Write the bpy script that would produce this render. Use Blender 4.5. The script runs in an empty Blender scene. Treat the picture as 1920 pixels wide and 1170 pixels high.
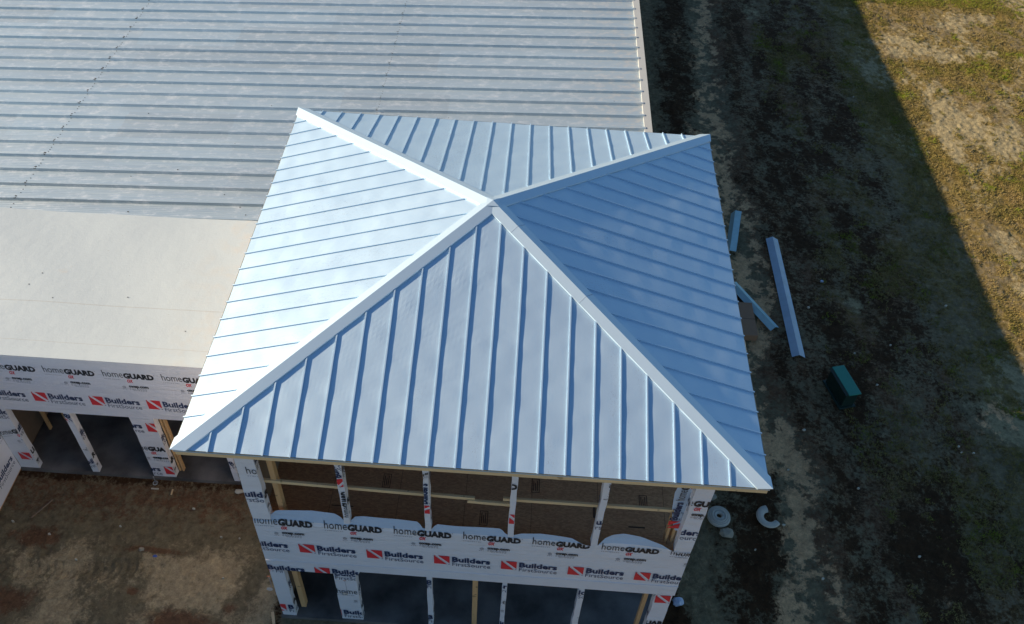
import bpy, bmesh, math, random
import numpy as np
from mathutils import Vector, Matrix, Euler
random.seed(7); rng = np.random.default_rng(11)
S = bpy.context.scene
C = S.collection
Z0 = 6.73                      # every height below is measured from the tower eave, which stands Z0 above the ground

# ------------------------------------------------------------ camera
cam_d = bpy.data.cameras.new('camera'); cam = bpy.data.objects.new('camera', cam_d); C.objects.link(cam)
cam.location = (0.4685, -11.787, 11.1705 + Z0)
cam.rotation_euler = (math.radians(43.483), math.radians(-2.516), math.radians(2.784))
cam_d.sensor_width = 36; cam_d.lens = 31.46; cam_d.clip_end = 2000
S.camera = cam

# ------------------------------------------------------------ light
SUN = Vector((-2.77, 0.27, 1.0)).normalized()
elev = math.asin(SUN.z); rot = math.atan2(SUN.x, SUN.y)
w = bpy.data.worlds.new('World'); S.world = w; w.use_nodes = True
nt = w.node_tree; bg = nt.nodes['Background']
sky = nt.nodes.new('ShaderNodeTexSky'); sky.sky_type = 'NISHITA'; sky.sun_disc = False
sky.sun_elevation = elev; sky.sun_rotation = rot
sky.air_density = 1.0; sky.dust_density = 0.3; sky.ozone_density = 2.0
hs = nt.nodes.new('ShaderNodeHueSaturation'); hs.inputs['Saturation'].default_value = 1.16
nt.links.new(sky.outputs[0], hs.inputs['Color']); nt.links.new(hs.outputs[0], bg.inputs[0]); bg.inputs[1].default_value = 0.075
sd = bpy.data.lights.new('sun', 'SUN'); sun = bpy.data.objects.new('sun', sd); C.objects.link(sun)
sd.energy = 5.0; sd.angle = math.radians(0.5); sd.color = (1.0, 0.82, 0.585)
sun.rotation_euler = SUN.to_track_quat('Z', 'Y').to_euler(); sun.location = (-20, 0, 30)
S.view_settings.view_transform = 'Standard'; S.view_settings.look = 'None'
S.view_settings.exposure = 0.92; S.view_settings.gamma = 1

# ------------------------------------------------------------ materials
def material(name):
    m = bpy.data.materials.new(name); m.use_nodes = True
    return m, m.node_tree, m.node_tree.nodes['Principled BSDF']
def N(nt, t, **k):
    n = nt.nodes.new(t)
    for a, b in k.items(): setattr(n, a, b)
    return n
def noise(nt, scale, vec, detail=4, rough=.55):
    n = N(nt, 'ShaderNodeTexNoise'); n.inputs['Scale'].default_value = scale
    n.inputs['Detail'].default_value = detail; n.inputs['Roughness'].default_value = rough
    nt.links.new(vec, n.inputs['Vector']); return n.outputs['Fac']
def vec(nt, sc=(1, 1, 1), loc=(0, 0, 0)):
    g = N(nt, 'ShaderNodeNewGeometry'); m = N(nt, 'ShaderNodeMapping')
    m.inputs['Scale'].default_value = sc; m.inputs['Location'].default_value = loc
    nt.links.new(g.outputs['Position'], m.inputs['Vector']); return m.outputs[0]
def ramp(nt, fac, stops):
    r = N(nt, 'ShaderNodeValToRGB'); e = r.color_ramp.elements
    while len(e) < len(stops): e.new(0.5)
    for i, (p, c) in enumerate(stops):
        e[i].position = p; e[i].color = (c, c, c, 1) if not hasattr(c, '__len__') else (*c, 1)
    nt.links.new(fac, r.inputs[0]); return r.outputs[0]
def mix(nt, fac, a, b, mode='MIX'):
    m = N(nt, 'ShaderNodeMix', data_type='RGBA', blend_type=mode)
    for s, v in ((0, fac), (6, a), (7, b)):
        if hasattr(v, 'is_linked'): nt.links.new(v, m.inputs[s])
        elif s: m.inputs[s].default_value = (*v, 1)
        else: m.inputs[s].default_value = v
    return m.outputs[2]
def math_(nt, op, a, b):
    m = N(nt, 'ShaderNodeMath', operation=op)
    for i, v in enumerate((a, b)):
        if hasattr(v, 'is_linked'): nt.links.new(v, m.inputs[i])
        else: m.inputs[i].default_value = v
    return m.outputs[0]
def bump(nt, b, h, dist, strength=1.0, prev=None):
    n = N(nt, 'ShaderNodeBump'); n.inputs['Distance'].default_value = dist; n.inputs['Strength'].default_value = strength
    nt.links.new(h, n.inputs['Height'])
    if prev: nt.links.new(prev, n.inputs['Normal'])
    nt.links.new(n.outputs[0], b.inputs['Normal']); return n.outputs[0]

def plain(name, col, rough=.6, var=.15, scale=6, metal=0.0, sc=(1, 1, 1), bmp=0.0):
    m, t, b = material(name)
    f = noise(t, scale, vec(t, sc))
    c = mix(t, f, tuple(x * (1 - var) for x in col), tuple(min(1, x * (1 + var)) for x in col))
    t.links.new(c, b.inputs['Base Color']); b.inputs['Roughness'].default_value = rough; b.inputs['Metallic'].default_value = metal
    if bmp: bump(t, b, noise(t, scale * 4, vec(t, sc)), bmp)
    return m

def roof_metal(name, along):
    m, t, b = material(name)
    s = (1, .12, 1) if along == 'y' else (.12, 1, 1)
    n1 = noise(t, 1.3, vec(t), 3); n2 = noise(t, 16, vec(t, s), 5, .65)
    n3 = noise(t, 90, vec(t), 2)
    c = mix(t, n1, (.50, .65, .785), (.56, .71, .83))
    c = mix(t, ramp(t, n2, [(.50, 0), (.80, .28)]), c, (.38, .59, .78))
    c = mix(t, ramp(t, n3, [(.3, 0), (.7, .12)]), c, (.38, .59, .78))
    # dark pencil-thin scratches that run down the pans, in a few places only
    s2 = (1, .035, 1) if along == 'y' else (.035, 1, 1)
    wv = noise(t, 42, vec(t, s2), 1, .4)
    line = ramp(t, wv, [(.485, 0), (.497, 1), (.503, 1), (.515, 0)])
    where = ramp(t, noise(t, .9, vec(t, (1.4, .25, 1) if along == 'y' else (.25, 1.4, 1), (3, 1, 0)), 2), [(.54, 0), (.62, .5)])
    c = mix(t, math_(t, 'MULTIPLY', line, where), c, (.26, .30, .38))
    t.links.new(c, b.inputs['Base Color'])
    b.inputs['Metallic'].default_value = .70
    t.links.new(ramp(t, n1, [(.3, .52), (.7, .56)]), b.inputs['Roughness'])
    p = bump(t, b, noise(t, 2.2, vec(t), 2), .004, .3)
    bump(t, b, noise(t, 160, vec(t), 2), .0006, .25, p)
    return m

def main_metal():
    m, t, b = material('weathered_rib_roof_metal')
    n1 = noise(t, .7, vec(t, (.35, 1, 1)), 4); n2 = noise(t, 9, vec(t, (.06, 1.6, 1)), 6, .7)
    n3 = noise(t, 5, vec(t, (.6, 1, 1), (7, 2, 1)), 6, .7)
    g = N(t, 'ShaderNodeNewGeometry'); sp = N(t, 'ShaderNodeSeparateXYZ'); t.links.new(g.outputs['Position'], sp.inputs[0])
    # each sheet, one rib wide and a few metres long, has weathered to its own tone
    ry = math_(t, 'FLOOR', math_(t, 'DIVIDE', math_(t, 'SUBTRACT', sp.outputs[1], 15.71 - .3045), 1.218), 0)
    rx = math_(t, 'FLOOR', math_(t, 'DIVIDE', math_(t, 'ADD', sp.outputs[0], math_(t, 'MULTIPLY', ry, .27)), 3.1), 0)
    cb = N(t, 'ShaderNodeCombineXYZ'); t.links.new(rx, cb.inputs[0]); t.links.new(ry, cb.inputs[1])
    wn = N(t, 'ShaderNodeTexWhiteNoise', noise_dimensions='3D'); t.links.new(cb.outputs[0], wn.inputs['Vector'])
    c = mix(t, n1, (.40, .50, .57), (.50, .61, .68))
    c = mix(t, ramp(t, wn.outputs[0], [(0, .0), (1, .38)]), c, (.34, .39, .43))
    c = mix(t, ramp(t, n2, [(.44, 0), (.76, .40)]), c, (.40, .46, .50))
    c = mix(t, ramp(t, n3, [(.50, 0), (.72, .55)]), c, (.82, .84, .85))
    rust = ramp(t, sp.outputs[0], [(0, 0), (1, 0)])
    edge = ramp(t, math_(t, 'DIVIDE', sp.outputs[0], 4.0), [(.35, 0), (.85, .32)])
    c = mix(t, math_(t, 'MULTIPLY', edge, ramp(t, n3, [(.45, 0), (.65, 1)])), c, (.60, .49, .36))
    t.links.new(c, b.inputs['Base Color']); b.inputs['Metallic'].default_value = .5
    t.links.new(ramp(t, n2, [(.3, .42), (.7, .6)]), b.inputs['Roughness'])
    # fine roll-formed grooves along the sheet
    gr = math_(t, 'SINE', math_(t, 'MULTIPLY', sp.outputs[1], 2 * math.pi / .07), 0)
    p = bump(t, b, gr, .0035, .7); bump(t, b, n1, .03, .3, p)
    return m

def membrane():
    m, t, b = material('white_roof_membrane')
    n1 = noise(t, .55, vec(t), 5, .6); n2 = noise(t, 3.2, vec(t), 6, .65); n3 = noise(t, 40, vec(t), 3)
    g = N(t, 'ShaderNodeNewGeometry'); sp = N(t, 'ShaderNodeSeparateXYZ'); t.links.new(g.outputs['Position'], sp.inputs[0])
    c = mix(t, n1, (.43, .485, .515), (.48, .54, .565))
    # tan dirt washed down beside the tower eave
    near = ramp(t, math_(t, 'DIVIDE', math_(t, 'ADD', sp.outputs[0], 8.2), 4.0), [(.35, 0), (.9, .34)])
    c = mix(t, math_(t, 'MULTIPLY', near, ramp(t, n2, [(.46, 0), (.62, 1)])), c, (.55, .43, .30))
    c = mix(t, ramp(t, n2, [(.66, 0), (.78, .35)]), c, (.58, .50, .40))
    c = mix(t, ramp(t, noise(t, 22, vec(t, (1, 1, 1), (4, 4, 0)), 2), [(.74, 0), (.78, .7)]), c, (.20, .16, .12))
    # welded lap between two sheets
    yy = math_(t, 'ADD', sp.outputs[1], math_(t, 'MULTIPLY', noise(t, .5, vec(t), 2), .06))
    lap = math_(t, 'LESS_THAN', math_(t, 'ABSOLUTE', math_(t, 'SUBTRACT', yy, .78), 0), .013)
    lap2 = math_(t, 'LESS_THAN', math_(t, 'ABSOLUTE', math_(t, 'ADD', yy, .28), 0), .008)
    c = mix(t, math_(t, 'MULTIPLY', math_(t, 'MAXIMUM', lap, lap2), .35), c, (.34, .31, .27))
    t.links.new(c, b.inputs['Base Color']); b.inputs['Roughness'].default_value = .7
    p = bump(t, b, n2, .016, .5); p = bump(t, b, noise(t, 9, vec(t, (.5, 1.6, 1)), 3), .006, .4, p); bump(t, b, n3, .002, .4, p)
    return m

def wrap_mat(name, col, ):
    m, t, b = material(name)
    n1 = noise(t, 1.5, vec(t), 4)
    c = mix(t, n1, tuple(x * .93 for x in col), tuple(min(1, x * 1.05) for x in col))
    c = mix(t, ramp(t, noise(t, 55, vec(t), 2), [(.72, 0), (.76, .5)]), c, (.25, .25, .28))
    t.links.new(c, b.inputs['Base Color']); b.inputs['Roughness'].default_value = .55
    p = bump(t, b, noise(t, 3.5, vec(t, (1, 1, 1.6)), 5, .6), .05, .55)
    # diagonal tension creases
    r = N(t, 'ShaderNodeMapping'); r.inputs['Rotation'].default_value = (0, .7, 0); r.inputs['Scale'].default_value = (.6, 1, 7)
    g = N(t, 'ShaderNodeNewGeometry'); t.links.new(g.outputs['Position'], r.inputs[0])
    bump(t, b, noise(t, 2.2, r.outputs[0], 2), .03, .5, p)
    return m

def wood(name, col, sc):
    m, t, b = material(name)
    n1 = noise(t, 14, vec(t, sc), 5, .6)
    c = mix(t, n1, tuple(x * .68 for x in col), tuple(x * 1.25 for x in col))
    c = mix(t, ramp(t, noise(t, 7, vec(t, (1, 1, 1), (2, 5, 1)), 1), [(.70, 0), (.74, .7)]), c, tuple(x * .35 for x in col))
    t.links.new(c, b.inputs['Base Color']); b.inputs['Roughness'].default_value = .7
    return m

def osb_mat():
    m, t, b = material('strand_board')
    v = N(t, 'ShaderNodeTexVoronoi'); v.inputs['Scale'].default_value = 22; t.links.new(vec(t, (1, 2.2, 1)), v.inputs['Vector'])
    s = N(t, 'ShaderNodeSeparateColor'); t.links.new(v.outputs['Color'], s.inputs[0])
    c = mix(t, s.outputs[0], (.46, .24, .12), (.66, .38, .19))
    c = mix(t, noise(t, .8, vec(t)), mix(t, 1.0, c, (.75, .7, .66), 'MULTIPLY'), c)
    t.links.new(c, b.inputs['Base Color']); b.inputs['Roughness'].default_value = .8
    return m

def concrete():
    m, t, b = material('concrete')
    n1 = noise(t, 1.1, vec(t), 5); n2 = noise(t, 25, vec(t), 4)
    c = mix(t, ramp(t, n1, [(.35, 0), (.65, 1)]), (.055, .05, .047), (.19, .175, .165)); c = mix(t, ramp(t, n2, [(.4, 0), (.8, .3)]), c, (.1, .1, .1))
    t.links.new(c, b.inputs['Base Color']); b.inputs['Roughness'].default_value = .75
    return m

def ground_mat():
    m, t, b = material('dirt_and_sparse_grass')
    A = {}
    for k in ('sand', 'grass', 'dark', 'brown', 'grey', 'khaki'):
        a = N(t, 'ShaderNodeAttribute', attribute_name=k); A[k] = a.outputs['Fac']
    f1 = noise(t, 5, vec(t), 6, .7); f2 = noise(t, 28, vec(t, (1, 1, 1), (3, 3, 0)), 5, .7); f3 = noise(t, 1.2, vec(t), 4, .6)
    f4 = noise(t, 12, vec(t, (1, 1, 1), (9, 1, 0)), 5, .75); f5 = noise(t, 2.6, vec(t, (1, 1, 1), (5, 8, 0)), 6, .7)
    fa = math_(t, 'ADD', math_(t, 'MULTIPLY', f1, .5), math_(t, 'MULTIPLY', f4, .5)); fb = math_(t, 'ADD', math_(t, 'MULTIPLY', f4, .55), math_(t, 'MULTIPLY', f5, .45))
    soil = mix(t, f1, (.13, .10, .056), (.29, .23, .135))
    def over(base, att, col_a, col_b, lo, hi, n):
        fac = ramp(t, math_(t, 'ADD', math_(t, 'MULTIPLY', att, 1.0), math_(t, 'MULTIPLY', math_(t, 'SUBTRACT', n, .5), 2.6)), [(lo, 0), (hi, 1)])
        return mix(t, fac, base, mix(t, f2, col_a, col_b))
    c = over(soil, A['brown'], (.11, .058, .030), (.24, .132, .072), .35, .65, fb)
    c = over(c, A['grass'], (.105, .07, .02), (.28, .205, .06), .32, .62, fb)
    c = over(c, A['sand'], (.25, .205, .11), (.40, .33, .19), .38, .62, fa)
    c = over(c, A['grey'], (.30, .215, .115), (.60, .47, .28), .34, .72, fb)
    c = over(c, A['khaki'], (.44, .25, .12), (.90, .56, .30), .40, .62, fa)
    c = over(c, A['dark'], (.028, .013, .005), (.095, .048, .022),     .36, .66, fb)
    v1 = ramp(t, noise(t, 7, vec(t, (1, 1, 1), (2, 3, 0)), 6, .8), [(.30, .55), (.70, 1.35)])
    mm = N(t, 'ShaderNodeMix', data_type='RGBA', blend_type='MULTIPLY'); mm.inputs[0].default_value = 1
    t.links.new(c, mm.inputs[6]); t.links.new(v1, mm.inputs[7]); c = mm.outputs[2]
    t.links.new(c, b.inputs['Base Color']); b.inputs['Roughness'].default_value = .95
    b.inputs['Specular IOR Level'].default_value = .15
    p = bump(t, b, f4, .06, .8); bump(t, b, f2, .02, .8, p)
    return m

def grass_mat():
    m, t, b = material('short_grass_blades')
    a = N(t, 'ShaderNodeAttribute', attribute_name='tone')
    c = ramp(t, a.outputs['Fac'], [(0, (.27, .20, .085)), (.45, (.24, .19, .062)), (.75, (.17, .145, .034)), (1, (.21, .25, .02))])
    t.links.new(c, b.inputs['Base Color']); b.inputs['Roughness'].default_value = .8
    b.inputs['Specular IOR Level'].default_value = .2
    return m

M = dict(
    roof_y=roof_metal('galvanised_roof_pans_down_slope', 'y'), roof_x=roof_metal('galvanised_roof_pans_across', 'x'),
    cap=plain('galvanised_trim', (.54, .68, .79), .55, .04, 2.5, .62), main=main_metal(),
    trim=plain('beige_roof_trim', (.42, .43, .42), .55, .08, 3), membrane=membrane(),
    wrap=wrap_mat('white_house_wrap', (.74, .73, .77)), film=wrap_mat('loose_wrap_backlight_tint', (.48, .58, .72)),  # blue of the loose wrap is skylight through it, put into colour
    ink_black=plain('black_ink', (.02, .02, .025), .6, .1), ink_navy=plain('navy_ink', (.018, .035, .10), .6, .1),
    ink_red=plain('red_ink', (.70, .035, .045), .6, .08), ink_grey=plain('grey_ink', (.30, .30, .34), .6, .1),
    pine_x=wood('pine_along_x', (.74, .54, .30), (.12, 1.5, 1.5)), pine_z=wood('pine_upright', (.66, .40, .19), (1.5, 1.5, .12)),
    pine_y=wood('pine_along_y', (.70, .50, .28), (1.5, .12, 1.5)),
    osb=osb_mat(), stamp=plain('black_stamp_ink', (.085, .05, .03), .8, .2), slab=concrete(), dirt=ground_mat(), blades=grass_mat(),
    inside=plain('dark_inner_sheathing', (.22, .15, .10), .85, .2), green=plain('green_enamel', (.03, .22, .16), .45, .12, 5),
    greendark=plain('green_enamel_painted_shade', (.008, .028, .022), .5, .12, 5),  # darker copy of the green enamel, shade of the sides put into colour
    bluetrim=plain('blue_white_sheet_metal', (.36, .46, .56), .5, .22, 4, .2), aqua=plain('aqua_white_sheet_metal', (.36, .56, .60), .5, .22, 4, .2),
    card=plain('brown_cardboard', (.30, .17, .10), .85, .15, 5), hose=plain('grey_white_plastic', (.48, .45, .39), .55, .15, 9),
    pale=plain('pale_offcut', (.52, .47, .38), .6, .1, 9), bag=plain('pale_blue_plastic', (.42, .50, .66), .4, .2, 12),
    bluebit=plain('blue_plastic_scrap', (.06, .12, .42), .5, .1), steel=plain('bright_steel', (.6, .6, .6), .35, .1, 9, .8),
    orange=plain('orange_string', (.6, .2, .1), .6, .1), stone=plain('grey_stone', (.34, .29, .22), .85, .2, 14), seamdark=plain('trim_lap_shadow_line', (.26, .34, .44), .6, .1), specks=plain('black_grit', (.03, .03, .03), .9, .1),
)

# ------------------------------------------------------------ mesh helpers
ORG = {}
class MB:
    def __init__(s): s.v = []; s.f = []; s.mi = []; s.mats = []
    def m(s, mat):
        mat = M[mat]
        if mat not in s.mats: s.mats.append(mat)
        return s.mats.index(mat)
    def add(s, vs, fs, mat):
        o = len(s.v); s.v += [tuple(p) for p in vs]; k = s.m(mat)
        for f in fs: s.f.append(tuple(i + o for i in f)); s.mi.append(k)
    def box(s, x0, x1, y0, y1, z0, z1, mat):
        s.add([(x0,y0,z0),(x1,y0,z0),(x1,y1,z0),(x0,y1,z0),(x0,y0,z1),(x1,y0,z1),(x1,y1,z1),(x0,y1,z1)],
              [(0,3,2,1),(4,5,6,7),(0,1,5,4),(1,2,6,5),(2,3,7,6),(3,0,4,7)], mat)
    def prism(s, a, b, w, h, mat, up=(0, 0, 1)):
        a, b = Vector(a), Vector(b); d = (b - a).normalized(); up = Vector(up)
        sd_ = d.cross(up).normalized() * w / 2; u = sd_.cross(d).normalized() * h / 2
        vs = [a - sd_ - u, a + sd_ - u, a + sd_ + u, a - sd_ + u, b - sd_ - u, b + sd_ - u, b + sd_ + u, b - sd_ + u]
        s.add(vs, [(0,1,2,3),(7,6,5,4),(0,4,5,1),(1,5,6,2),(2,6,7,3),(3,7,4,0)], mat)
    def tube(s, pts, r, mat, n=8, closed=False, flat=1.0):
        pts = [Vector(p) for p in pts]; rings = []
        for i, p in enumerate(pts):
            d = ((pts[(i + 1) % len(pts)] if closed or i + 1 < len(pts) else p) - (pts[i - 1] if closed or i else p)).normalized()
            a = d.cross(Vector((0, 0, 1)));
            if a.length < .1: a = Vector((1, 0, 0))
            a.normalize(); b_ = a.cross(d)
            rr = r[i] if hasattr(r, '__len__') else r
            rings.append([p + a * math.cos(t) * rr + b_ * math.sin(t) * rr * flat for t in [2 * math.pi * k / n for k in range(n)]])
        vs = [q for g in rings for q in g]; fs = []
        L = len(pts)
        for i in range(L if closed else L - 1):
            j = (i + 1) % L
            for k in range(n): fs.append((i*n+k, i*n+(k+1)%n, j*n+(k+1)%n, j*n+k))
        if not closed: fs += [tuple(range(n))[::-1], tuple((L-1)*n+k for k in range(n))]
        s.add(vs, fs, mat)
    def build(s, name, parent=None, smooth=False, bevel=0, rest=None, rotz=0):
        me = bpy.data.meshes.new(name)
        if parent is not None: o0 = ORG[parent.name]
        elif rest is not None: o0 = Vector(rest)
        else: o0 = Vector((0, 0, -Z0))
        me.from_pydata([Vector(p) - o0 for p in s.v], [], s.f)
        for mt in s.mats: me.materials.append(mt)
        me.polygons.foreach_set('material_index', s.mi)
        if smooth: me.polygons.foreach_set('use_smooth', [True] * len(me.polygons))
        me.update()
        o = bpy.data.objects.new(name, me); C.objects.link(o)
        if parent is not None: o.parent = parent
        else: o.location = (o0.x, o0.y, o0.z + Z0)
        ORG[o.name] = o0.copy()
        if bevel:
            b = o.modifiers.new('bevel', 'BEVEL'); b.width = bevel; b.segments = 2; b.limit_method = 'ANGLE'; b.angle_limit = .6
        return o
def empty(name, p):
    o = bpy.data.objects.new(name, None); C.objects.link(o); o.location = (p[0], p[1], p[2] + Z0); ORG[o.name] = Vector(p); o.empty_display_size = .3
    return o
def tag(o, label=None, cat=None, group=None, kind=None):
    for k, v in (('label', label), ('category', cat), ('group', group), ('kind', kind)):
        if v: o[k] = v
    return o
def part(name, mat, parent, *boxes, bevel=0):
    m = MB()
    for b in boxes: m.box(*b, mat)
    return m.build(name, parent, bevel=bevel)

# ------------------------------------------------------------ printed marks on the wrap
def glyphs(body, width, height, bold, mat, x, y, slant=0.0, res=2):
    cu = bpy.data.curves.new('mark', 'FONT'); cu.body = body; cu.offset = bold; cu.resolution_u = res; cu.size = 1
    ob = bpy.data.objects.new('mark', cu); C.objects.link(ob); bpy.context.view_layer.update()
    me = bpy.data.meshes.new_from_object(ob.evaluated_get(bpy.context.evaluated_depsgraph_get()))
    vs = [v.co.copy() for v in me.vertices]; fs = [tuple(p.vertices) for p in me.polygons]
    bpy.data.objects.remove(ob); bpy.data.meshes.remove(me); bpy.data.curves.remove(cu)
    x0 = min(v.x for v in vs); x1 = max(v.x for v in vs); y1 = max(v.y for v in vs)
    sx = width / (x1 - x0); sy = height / y1
    return [((v.x - x0) * sx + x + slant * v.y * sy, v.y * sy + y) for v in vs], fs, mat
def dashes(x, y, w, h, n, mat):
    vs = []; fs = []; step = w / n
    for i in range(n):
        a = x + i * step; b = a + step * random.uniform(.45, .9); k = len(vs)
        vs += [(a, y), (b, y), (b, y + h), (a, y + h)]; fs.append((k, k+1, k+2, k+3))
    return vs, fs, mat
def ring2(x, y, r0, r1, mat, n=14):
    vs = []; fs = []
    for i in range(n):
        t = 2 * math.pi * i / n; vs += [(x + r0*math.cos(t), y + r0*math.sin(t)), (x + r1*math.cos(t), y + r1*math.sin(t))]
    for i in range(n):
        j = (i + 1) % n; fs.append((2*i, 2*i+1, 2*j+1, 2*j))
    return vs, fs, mat
TILE = {
 'guard': [glyphs('home', .40, .20, -.004, 'ink_black', 0, 0), glyphs('GUARD', .61, .16, .058, 'ink_black', .41, -.005),
           ([(1.03,.13),(1.045,.13),(1.045,.145),(1.03,.145)], [(0,1,2,3)], 'ink_grey'),
           glyphs('OX', .115, .10, .05, 'ink_red', .44, -.14, .15), dashes(0, -.075, .34, .014, 9, 'ink_grey'),
           ring2(.335, -.30, .022, .036, 'ink_grey'), ring2(.335, -.30, .0, .012, 'ink_grey', 8), dashes(.29, -.375, .1, .016, 3, 'ink_grey'),
           glyphs('oxep.com', .40, .062, .04, 'ink_black', .435, -.30), dashes(.435, -.345, .36, .012, 7, 'ink_grey'), dashes(.435, -.372, .36, .012, 8, 'ink_grey'), dashes(.50, -.40, .29, .012, 6, 'ink_grey')],
 'build': [([(0,.20),(.235,-.10),(0,-.10)], [(0,2,1)], 'ink_red'), ([(.075,.20),(.285,.20),(.285,-.06)], [(0,2,1)], 'ink_red'),
           ([(.0,.20),(.035,.20),(.0,.165)], [(0,2,1)], 'ink_red'), ([(.25,-.10),(.285,-.10),(.285,-.075)], [(0,1,2)], 'ink_navy'),
           glyphs('Builders', .70, .17, .035, 'ink_navy', .33, .02), glyphs('FirstSource', .70, .13, -.004, 'ink_navy', .335, -.14)],
}
def printmark(mb, kind, place, rect, u, v, rot=0, tilt=-.02, scale=1):
    """place(u, v) -> point of the surface; rect clips the print to its sheet"""
    u0, v0, u1, v1 = rect; cr, sr = math.cos(rot), math.sin(rot)
    for vs, fs, mat in TILE[kind]:
        P = []
        for x, y in vs:
            x *= scale; y = y * scale + tilt * x; P.append((u + cr * x - sr * y, v + sr * x + cr * y))
        xs = [p[0] for p in P]; ys = [p[1] for p in P]
        if max(xs) <= u0 or min(xs) >= u1 or max(ys) <= v0 or min(ys) >= v1: continue
        if min(xs) >= u0 and max(xs) <= u1 and min(ys) >= v0 and max(ys) <= v1:
            mb.add([place(*p) for p in P], fs, mat); continue
        bm = bmesh.new(); bv = [bm.verts.new((p[0], p[1], 0)) for p in P]
        for f in fs:
            try: bm.faces.new([bv[i] for i in f])
            except ValueError: pass
        for co, no in (((u0,0,0),(-1,0,0)), ((u1,0,0),(1,0,0)), ((0,v0,0),(0,-1,0)), ((0,v1,0),(0,1,0))):
            bmesh.ops.bisect_plane(bm, geom=bm.verts[:] + bm.edges[:] + bm.faces[:], plane_co=co, plane_no=no, clear_outer=True)
        bm.verts.index_update()
        if bm.faces: mb.add([place(x.co.x, x.co.y) for x in bm.verts], [tuple(x.index for x in f.verts) for f in bm.faces], mat)
        bm.free()
def front(y): return lambda u, v: (u, y - .003, v)
def facing_px(x): return lambda u, v: (x + .003, u, v)
ROWS = [('guard', -1.30, 0), ('build', -2.12, 1), ('guard', -2.98, 0), ('build', -3.80, 1), ('guard', -4.72, 0), ('build', -5.44, 1), ('guard', -6.2, 0)]
def sheet(mb, place, rect, off=0.0, dz=0.0, sh=0.0):
    for kind, z, ph in ROWS:
        for k in range(-12, 8):
            u = -3.81 + 1.225 * k + off + (.66 + sh if ph else 0)
            if u + 1.1 < rect[0] or u > rect[2]: continue
            printmark(mb, kind, place, rect, u, z + dz, tilt=-.022)

# ============================================================ GROUND
def fractal(x, y, sc, oct=4, seed=0, sy=1.0):
    r = np.random.default_rng(seed); tot = np.zeros_like(x); amp = 1; nrm = 0
    for o in range(oct):
        g = r.random((128, 128)); X = x * sc + 37.3 * o; Y = y * sc * sy + 11.7 * o
        xi = np.floor(X).astype(int); yi = np.floor(Y).astype(int); fx = X - xi; fy = Y - yi
        fx = fx*fx*(3-2*fx); fy = fy*fy*(3-2*fy)
        a = g[xi % 128, yi % 128]; b = g[(xi+1) % 128, yi % 128]; c = g[xi % 128, (yi+1) % 128]; d = g[(xi+1) % 128, (yi+1) % 128]
        tot += amp * ((a*(1-fx)+b*fx)*(1-fy) + (c*(1-fx)+d*fx)*fy); nrm += amp; amp *= .55; sc *= 2.03
    return tot / nrm
def sstep(a, b, x): t = np.clip((x - a) / (b - a), 0, 1); return t*t*(3-2*t)
def blob(x, y, cx, cy, rx, ry, rot=0, seed=1):
    c, s = math.cos(rot), math.sin(rot); dx = (x-cx)*c + (y-cy)*s; dy = -(x-cx)*s + (y-cy)*c
    d = np.sqrt((dx/rx)**2 + (dy/ry)**2); return np.clip(1.25 - d + (fractal(x, y, 1.6, 3, seed) - .5) * 1.2, 0, 1)
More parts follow.
